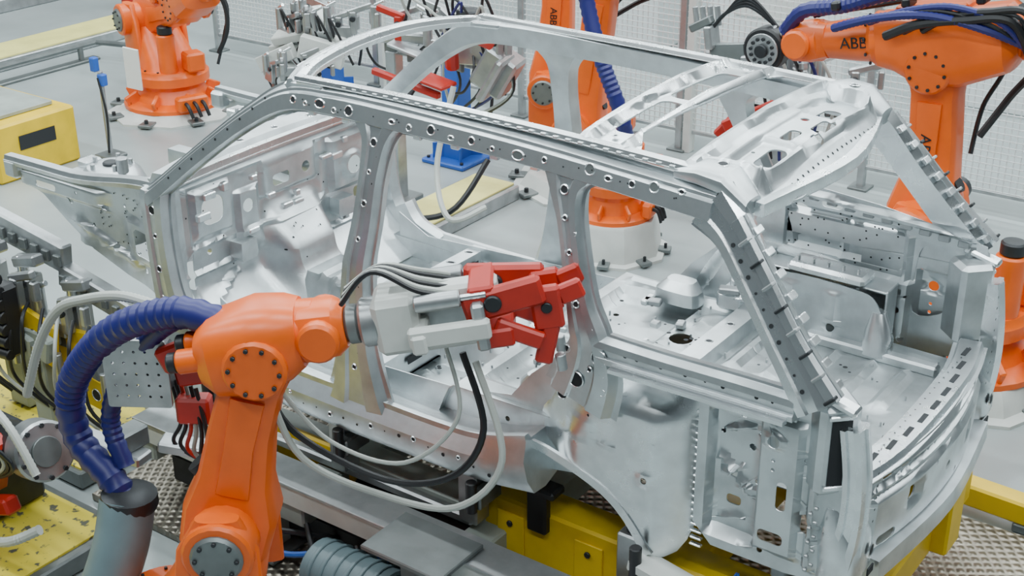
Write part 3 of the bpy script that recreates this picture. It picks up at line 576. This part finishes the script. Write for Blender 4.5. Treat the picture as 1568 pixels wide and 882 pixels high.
g.done();g=G('fixture_cables',E)
for k in range(7):
    a=random.uniform(-.15,.15);g.tube([(-1.6+.12*k,2.9,.6),(-1.5+.12*k+a,2.8,.85+.15*random.random()),(-1.3+.1*k,2.85,.7),(-1.2+.1*k+a,2.9,.3),(-1.3+.05*k,3.0,0)],.011,[BLK,GHOSE,BLK,NAV][k%4])
g.tube([(-1.2,2.5,.3),(-1.3,2.2,-.1),(-.9,1.9,-.35),(-.5,2.0,-.3),(-.4,2.3,0)],.02,BLK)
g.tube([(-.6,2.2,.5),(-.6,2.0,.0),(-.35,1.8,-.25),(-.2,2.0,-.2)],.02,GHOSE)
g.done()
E=empty('gripper_tooling_rack');g=G('rack_frame',E)
g.box((-3.55,3.9,-.45),(.12,.12,.7),LGR);g.box((-3.55,3.9,-.78),(.4,.4,.04),GRY);g.box((-3.5,3.9,-.05),(.8,.12,.10),WHT,(0,-8,20));g.box((-3.6,3.85,.10),(.45,.3,.08),WHT,(20,-15,10));g.box((-3.3,3.9,.16),(.5,.10,.10),WHT,(0,25,-20))
g.box((-3.65,3.6,-.1),(.4,.08,.14),WHT,(0,-25,10));g.box((-3.4,3.6,-.25),(.5,.08,.12),WHT,(0,20,-15));g.box((-3.2,3.7,.0),(.4,.1,.2),WHT,(0,15,30))
for i in range(6):clamp(g,(-3.72+.12*i,3.8+.05*(i%2),.05+.05*(i%3)),random.uniform(-60,60),1.0,LGR)
for i in range(4):clamp(g,(-3.65+.15*i,3.5,-.25+.05*(i%3)),random.uniform(-60,60),.8,LGR)
for i in range(5):g.tube([(-3.7+.14*i,3.8,.1),(-3.65+.14*i,3.7,.3),(-3.5+.14*i,3.8,-.1)],.012,BLK)
g.done()
E=empty('gripper_tooling_rack');g=G('rack_frame',E)
g.box((1.1,3.6,-.2),(.12,.12,1.2),LGR);g.box((1.1,3.6,-.78),(.4,.4,.04),GRY);g.box((1.2,3.5,.45),(.7,.12,.10),LGR)
for i in range(5):clamp(g,(.95+.15*i,3.4,.5+.12*(i%2)),[200,40,310,120,20][i],1.0,LGR)
g.box((1.42,2.7,.50),(.52,.03,.22),RED,(0,-28,20),.01);g.box((1.25,2.72,.36),(.2,.05,.3),RED,(0,-50,20),.01);g.box((1.42,3.0,.42),(.08,.6,.08),LGR)
for i in range(6):g.tube([(.9+.1*i,3.4,.5),(1.0+.1*i,3.2,.75+.1*random.random()),(1.1+.1*i,3.3,.5),(1.15+.06*i,3.4,.0)],.011,[BLK,NAV,GHOSE][i%3])
g.done()
g=G('sensor_post');g.box((-4.44,2.33,-.785),(.2,.2,.03),GRY);g.cyl((-4.44,2.33,-.78),(-4.44,2.33,-.05),.022,LGR);g.box((-4.42,2.33,-.12),(.07,.06,.10),BLU);g.box((-4.50,2.33,.0),(.06,.06,.12),BLU);g.tube([(-4.44,2.3,-.1),(-4.36,2.28,-.4),(-4.42,2.3,-.75)],.01,BLK);g.done()
g=G('yellow_machine_base');g.box((-5.3,1.75,-.56),(1.4,.8,.48),YEL,bev=.02);g.box((-5.3,1.75,-.30),(1.1,.6,.04),GRN);g.box((-4.595,1.75,-.5),(.004,.35,.12),HOLE,bev=0);g.hole(lambda u,v,w:(u,1.35-w,v),-4.85,-.5,.07,.0,2.0)
g.box((-5.5,1.7,-.2),(.4,.4,.2),LGR);g.done()
# ============================================================ JIG under the car
E=empty('assembly_jig');g=G('jig_frame',E)
for y in(-.96,.96):
    g.box((1.45,y,-.36),(3.1,.14,.12),WHT,bev=.01);g.box((1.45,y,-.29),(3.1,.18,.015),LGR,bev=.003)
for x in(.70,1.9,2.9):
    for y in(-.96,.96):
        g.box((x,y,-.57),(.16,.14,.36),GRN,bev=.01);g.box((x,y,-.740),(.30,.26,.025),GRY)
        for a in(-1,1):
            for b in(-1,1):g.cyl((x+a*.12,y+b*.1,-.73),(x+a*.12,y+b*.1,-.70),.014,DRK,n=6)
for y in(-.56,.56):
    g.box((2.6,y,-.38),(1.7,.18,.32),YEL,bev=.012);g.box((.72,y,-.44),(2.06,.16,.20),GRN,bev=.012);g.box((.75,y-.10,-.40),(.5,.04,.22),YEL,bev=.012)
    for x in(1.9,2.3,2.7,3.1):g.box((x,y-.095,-.38),(.14,.01,.20),YEL,bev=.003);g.cyl((x,y-.10,-.33),(x,y-.11,-.33),.015,DRK,n=8)
g.box((.8,-.72,-.34),(1.9,.05,.05),LGR,bev=.01);g.box((1.2,-.64,-.50),(1.3,.06,.10),DRK,bev=.01)
for x in(-.1,.9,1.8,2.6,3.3):g.box((x,0,-.46),(.16,2.0,.16),GRN if x<2.5 else YEL,bev=.01)
g.box((1.75,-1.08,-.27),(.42,.30,.025),GRY,bev=.005)
g.box((1.75,-1.06,-.42),(.16,.16,.28),GRY,bev=.01)
for x in(.15,1.0,1.75,2.55,3.2):
    for sy in(-1,1):
        g.box((x,sy*.72,-.20),(.10,.10,.26),LGR,bev=.008);g.cyl((x,sy*.72,-.08),(x,sy*.72,-.04),.03,DRK);g.box((x+.08,sy*.74,-.16),(.06,.16,.08),GRY,bev=.008);g.cyl((x+.08,sy*.84,-.2),(x+.08,sy*.84,-.05),.025,BLK)
g.box((2.05,-.66,-.20),(.10,.05,.22),BLK,bev=.01);g.box((2.05,-.64,-.10),(.18,.10,.04),BLK,bev=.01)
for k in range(6):g.box((3.15,-.62+.05*k,-.08-.02*k),(.10,.03,.06),LGR)
g.box((2.75,-.80,-.16),(.30,.12,.05),WHT,(0,10,0));g.box((2.65,-.84,-.30),(.06,.06,.26),WHT);g.box((2.95,-.84,-.30),(.06,.06,.26),WHT);g.box((2.8,-.84,-.42),(.4,.08,.05),WHT);g.box((3.3,-.68,-.25),(.14,.10,.34),YEL,(0,0,0),.01)
g.cyl((1.15,-1.10,-.60),(1.6,-1.10,-.60),.13,TEAL,n=24);g.cyl((1.6,-1.10,-.60),(1.68,-1.10,-.60),.10,DRK)
for k in range(6):g.cyl((1.2+k*.065,-1.10,-.60),(1.22+k*.065,-1.10,-.60),.138,TEAL,n=24)
g.box((.9,-.70,-.62),(1.9,.4,.20),DRK,bev=.03)
g.done();g=G('jig_cables',E)
for k in range(7):g.tube([(.4+.3*k,-1.0,-.5),(.6+.3*k,-1.1,-.62-.01*k),(.9+.3*k,-1.05,-.55),(1.1+.3*k,-.9,-.6)],.014,[BLK,BLU,DRK][k%3])
for k in range(5):g.tube([(2.6,-.85,-.2),(2.75+.05*k,-.95,-.35),(2.9+.05*k,-.8,-.3),(3.0,-.7,-.1)],.007,[BLU,BLK][k%2])
g.done()
g=G('tread_plate_platform');g.box((1.75,.0,-.778),(4.2,2.34,.04),PLT,bev=.004);g.box((4.65,.0,-.778),(1.5,2.0,.04),PLT,bev=.004);g.done()
g=G('yellow_stop_bar');g.box((3.34,1.30,-.69),(.80,.12,.12),YEL,(0,0,-3),.012);g.box((3.1,1.30,-.775),(.14,.14,.05),GRY);g.box((3.6,1.30,-.775),(.12,.14,.05),GRY);g.done()
g=G('yellow_operator_platform')
g.box((-.9,-2.3,-.74),(2.0,2.0,.10),GRY,bev=.01);g.box((-.9,-2.3,-.685),(1.9,1.9,.015),YSPK,bev=.002)
g.box((-1.4,-.70,-.74),(1.9,.9,.10),GRY,bev=.01);g.box((-1.4,-.70,-.685),(1.85,.85,.015),YSPK,bev=.002);g.done()
# front fixture (left of car)
E=empty('front_body_fixture');E.location=(-.12,0,0);g=G('fixture_body',E)
g.box((-1.15,-.82,-.36),(.16,.16,.62),GRN);g.box((-.75,-.95,-.36),(.14,.14,.62),GRN);g.box((-1.75,-.95,-.25),(.22,.22,.80),GRN);g.box((-1.1,-.9,-.08),(.9,.14,.12),GRN)
D=-.20
for(x,y,z,w,h,ry) in((-.75,-.99,.12,.34,.26,12),(-.55,-.9,.02,.26,.30,-8),(-1.0,-1.03,.22,.30,.10,5),(-1.35,-1.0,.0,.28,.22,-12),(-.35,-.95,-.12,.24,.18,5)):
    g.box((x,y,z+D),(w,.03,h),YEL,(0,ry,0),.008)
    g.hole(lambda u,v,ww:(u,y-.016-ww,v),x,z+D,.03)
for(x,y,z) in((-.6,-.84,.20),(-.9,-.9,.28),(-1.2,-.9,.28),(-1.5,-.95,.25)):
    z+=D;g.box((x,y,z),(.14,.12,.22),LGR,(0,0,15),.01);g.cyl((x,y,z+.1),(x,y,z+.22),.03,ALU2);g.box((x+.05,y,z+.20),(.20,.07,.06),LGR,(0,-15,0),.01);clamp(g,(x-.05,y-.1,z-.02),random.uniform(-40,40),.9,LGR)
g.box((-.95,-.80,.34),(.60,.07,.16),LGR,(0,8,0),.01);g.box((-.40,-.80,.16),(.62,.08,.13),LGR,(0,10,0),.01);g.box((-1.55,-.85,.44),(.22,.20,.18),WHT,bev=.02);g.box((-1.85,-.75,.42),(.4,.3,.22),WHT,bev=.02)
for k in range(7):
    g.box((-1.22+.09*k,-.845,.36-.01*k),(.05,.02,.06),GRY,bev=.004);g.box((-.66+.08*k,-.845,.20-.013*k),(.04,.02,.05),GRY,bev=.004)
g.box((-.85,-1.08,.02),(.14,.12,.40),BLK,bev=.02)
for k in range(7):g.cyl((-.95,-1.15,-.15+.07*k),(-.78,-1.13,-.15+.07*k),.032,BLK)
for k in range(8):g.box((-1.5+.18*k,-.98-.03*(k%3),-.15+.05*(k%2)),(.08,.06,.14),random.choice([LGR,GRY,GRN,WHT]),(0,random.uniform(-20,20),random.uniform(-30,30)),.01);g.cyl((-1.45+.18*k,-1.02,-.28),(-1.45+.18*k,-1.02,-.12),.022,LGR)
g.done();g=G('fixture_hoses',E)
for k in range(12):
    x=-1.6+.12*k;g.tube([(x,-1.0,.1),(x+.1,-1.12,-.05+.1*random.random()),(x+.05,-1.1,-.3),(x+.2,-1.0,-.5)],.010,[BLK,GHOSE,BLK,DRK][k%4])
g.done()
# foreground dress pack (belongs to the welding robot)
E=WR;g=G('navy_hose',E)
g.tube([(1.30,-1.60,.84),(1.08,-1.66,.86),(.75,-1.72,.70),(.45,-1.72,.38),(.43,-1.72,.12),(.62,-1.72,-.02),(.72,-1.72,-.14)],.064,NAV,14,8,.035)
g.tube([(1.25,-1.55,.80),(1.0,-1.60,.78),(.7,-1.62,.50),(.56,-1.64,.22),(.64,-1.66,.02)],.042,NAV,12,8,.03)
g.done();g=G('hose_sleeve',E);g.tube([(.70,-1.72,-.10),(.72,-1.80,-.27),(.68,-1.90,-.50),(.62,-2.0,-.70)],.115,TEAL,18,8)
g.rev((.71,-1.71,-.04),(.70,-1.72,-.2),[(0,.07),(.02,.115),(.06,.12),(.08,.115)],DRK,20);g.done()
g=G('hanging_cables',E)
g.tube([(1.45,-1.58,.62),(1.52,-1.5,.30),(1.74,-1.32,.12),(2.05,-1.22,.12),(2.22,-1.15,.36),(2.08,-1.12,.72)],.014,GHOSE,8,8)
g.tube([(1.42,-1.58,.66),(1.50,-1.5,.40),(1.78,-1.32,.20),(2.02,-1.2,.24),(2.12,-1.13,.45),(2.02,-1.12,.74)],.014,BLK,8,8)
g.tube([(1.46,-1.56,.64),(1.60,-1.42,.36),(1.85,-1.28,.28),(2.04,-1.18,.50),(1.96,-1.15,.78)],.009,GHOSE,8,8)
g.done()
g=G('perforated_plate',E)
ph=[circ(-.09+.045*i,-.11+.05*j,.006,8) for i in range(5) for j in range(5)]
Rm=Euler((0,0,math.radians(32))).to_matrix()
def pm(u,v,w):
    q=Rm@Vector((u,-w,v));return(.80+q.x,-1.66+q.y,.52+q.z)
g.panel(rrect(-.13,-.16,.13,.14,.012),ph,pm,LGR,.012,0)
g.box((.82,-1.56,.50),(.08,.14,.20),DRK,(0,0,32));g.tube([(.84,-1.5,.5),(.95,-1.5,.6),(1.1,-1.5,.75),(1.25,-1.55,.8)],.03,GRY)
g.done();g=G('red_arm',E)
g.box((1.10,-1.50,.68),(.50,.05,.11),RED,(0,-24,32),.012);g.box((.98,-1.48,.50),(.22,.06,.10),RED,(0,-10,32),.012);g.box((.93,-1.50,.32),(.14,.08,.12),RED,(0,0,32),.012)
for k in range(6):g.tube([(.80+.03*k,-1.50,.42),(.86+.03*k,-1.52,.25),(.80+.04*k,-1.52,.12),(.95,-1.48,.05)],.009,[BLK,DRK,RED,GRN][k%4])
g.box((.86,-1.45,.08),(.32,.10,.05),LGR,(0,8,30),.008);g.box((.95,-1.42,.14),(.06,.12,.16),LGR,(0,0,30),.008)
g.tube([(-.08,-1.60,.10),(.085,-1.6,.41),(.26,-1.6,.62),(.455,-1.6,.72),(.70,-1.6,.80),(.92,-1.58,.80)],.022,GHOSE,10,8,.02)
g.done()
E=empty('weld_gun_station');g=G('gun_body',E);g.T=Matrix.Translation((-.10,-.03,.16))
g.cyl((-.35,-1.55,-.45),(.15,-1.62,-.28),.12,DRK,n=28);g.cyl((.05,-1.60,-.31),(.18,-1.625,-.27),.14,LGR,n=28);g.bolts((.18,-1.625,-.27),(.5,-.07,.17),.12,10,.012,DRK);g.cyl((.18,-1.625,-.27),(.19,-1.626,-.267),.07,GRY,n=24)
g.cyl((-.55,-1.60,-.25),(-.35,-1.7,-.22),.17,DRK,n=28);g.cyl((-.36,-1.7,-.22),(-.33,-1.715,-.215),.12,LGR,n=24)
g.cyl((-.30,-1.80,-.50),(-.22,-1.88,-.48),.14,LGR,n=28);g.cyl((-.22,-1.88,-.48),(-.20,-1.90,-.475),.09,DRK,n=24)
g.box((-.12,-1.7,-.40),(.10,.10,.30),RED,(0,20,0),.015);g.box((-.02,-1.75,-.56),(.14,.08,.08),RED,(0,-20,0),.012);g.box((-.10,-1.85,-.60),(.12,.10,.10),RED,(0,15,30),.012)
g.box((-.40,-1.55,-.02),(.10,.12,.24),LGR,(0,0,20),.01);g.cyl((-.36,-1.62,.02),(-.36,-1.62,.16),.05,LGR);g.cyl((-.36,-1.62,.05),(-.36,-1.70,.05),.035,ALU2)
g.box((-.45,-1.5,-.625),(.3,.3,.41),DRK,bev=.02)
g.box((.42,-1.45,-.25),(.36,.10,.05),LGR,(0,5,10),.008);g.box((.50,-1.42,-.19),(.10,.16,.10),GRY,bev=.01)
g.done();g=G('gun_hoses',E);g.T=Matrix.Translation((-.10,-.03,.12))
g.tube([(-.36,-1.66,-.02),(-.1,-1.75,.05),(.2,-1.8,.0),(.35,-1.8,-.2)],.020,GHOSE,10,8,.018)
g.tube([(-.30,-1.85,-.50),(-.05,-1.9,-.60),(.15,-1.88,-.58),(.3,-1.8,-.5)],.024,GHOSE,10,8,.018)
for k in range(10):g.tube([(-.5,-1.6,-.1+.03*k),(-.3,-1.78-.02*k,.02*k),(-.1+.03*k,-1.8,-.2),(-.2,-1.75,-.45)],.010,[BLK,DRK,BLK,GHOSE][k%4])
g.done()
# ============================================================ LIGHT
def area(x,y,z,sx,sy,e,col=(1,1,1)):
    l=bpy.data.lights.new('ceiling_strip_light','AREA');l.shape='RECTANGLE';l.size=sx;l.size_y=sy;l.energy=e;l.color=col
    o=bpy.data.objects.new('ceiling_strip_light',l);o.location=(x,y,z);bpy.context.collection.objects.link(o)
for x in(-8,-4.5,-1,2.5,6):
    for y in(-4.5,-1.5,1.5,4.5,8,12):area(x,y,5.6,2.6,.20,(132 if y<4 else 165),(.89,.98,1))
w=bpy.data.worlds.new('w');bpy.context.scene.world=w;w.use_nodes=True;w.node_tree.nodes['Background'].inputs[0].default_value=(.74,.88,.95,1);w.node_tree.nodes['Background'].inputs[1].default_value=.16
# ============================================================ CAMERA
y,p,r=[math.radians(a) for a in(-35.692,25.018,-.357)]
f=Vector((math.sin(y)*math.cos(p),math.cos(y)*math.cos(p),-math.sin(p)));rt=Vector((math.cos(y),-math.sin(y),0));up=rt.cross(f)
R=math.cos(r)*rt+math.sin(r)*up;U=-math.sin(r)*rt+math.cos(r)*up
cd=bpy.data.cameras.new('camera');cd.sensor_width=36;cd.lens=2135*36/1600;cd.clip_end=100
co=bpy.data.objects.new('camera',cd);bpy.context.collection.objects.link(co)
M=Matrix((R,U,-f)).transposed().to_4x4();M.translation=Vector((4.797,-4.668,3.104));co.matrix_world=M
bpy.context.scene.camera=co
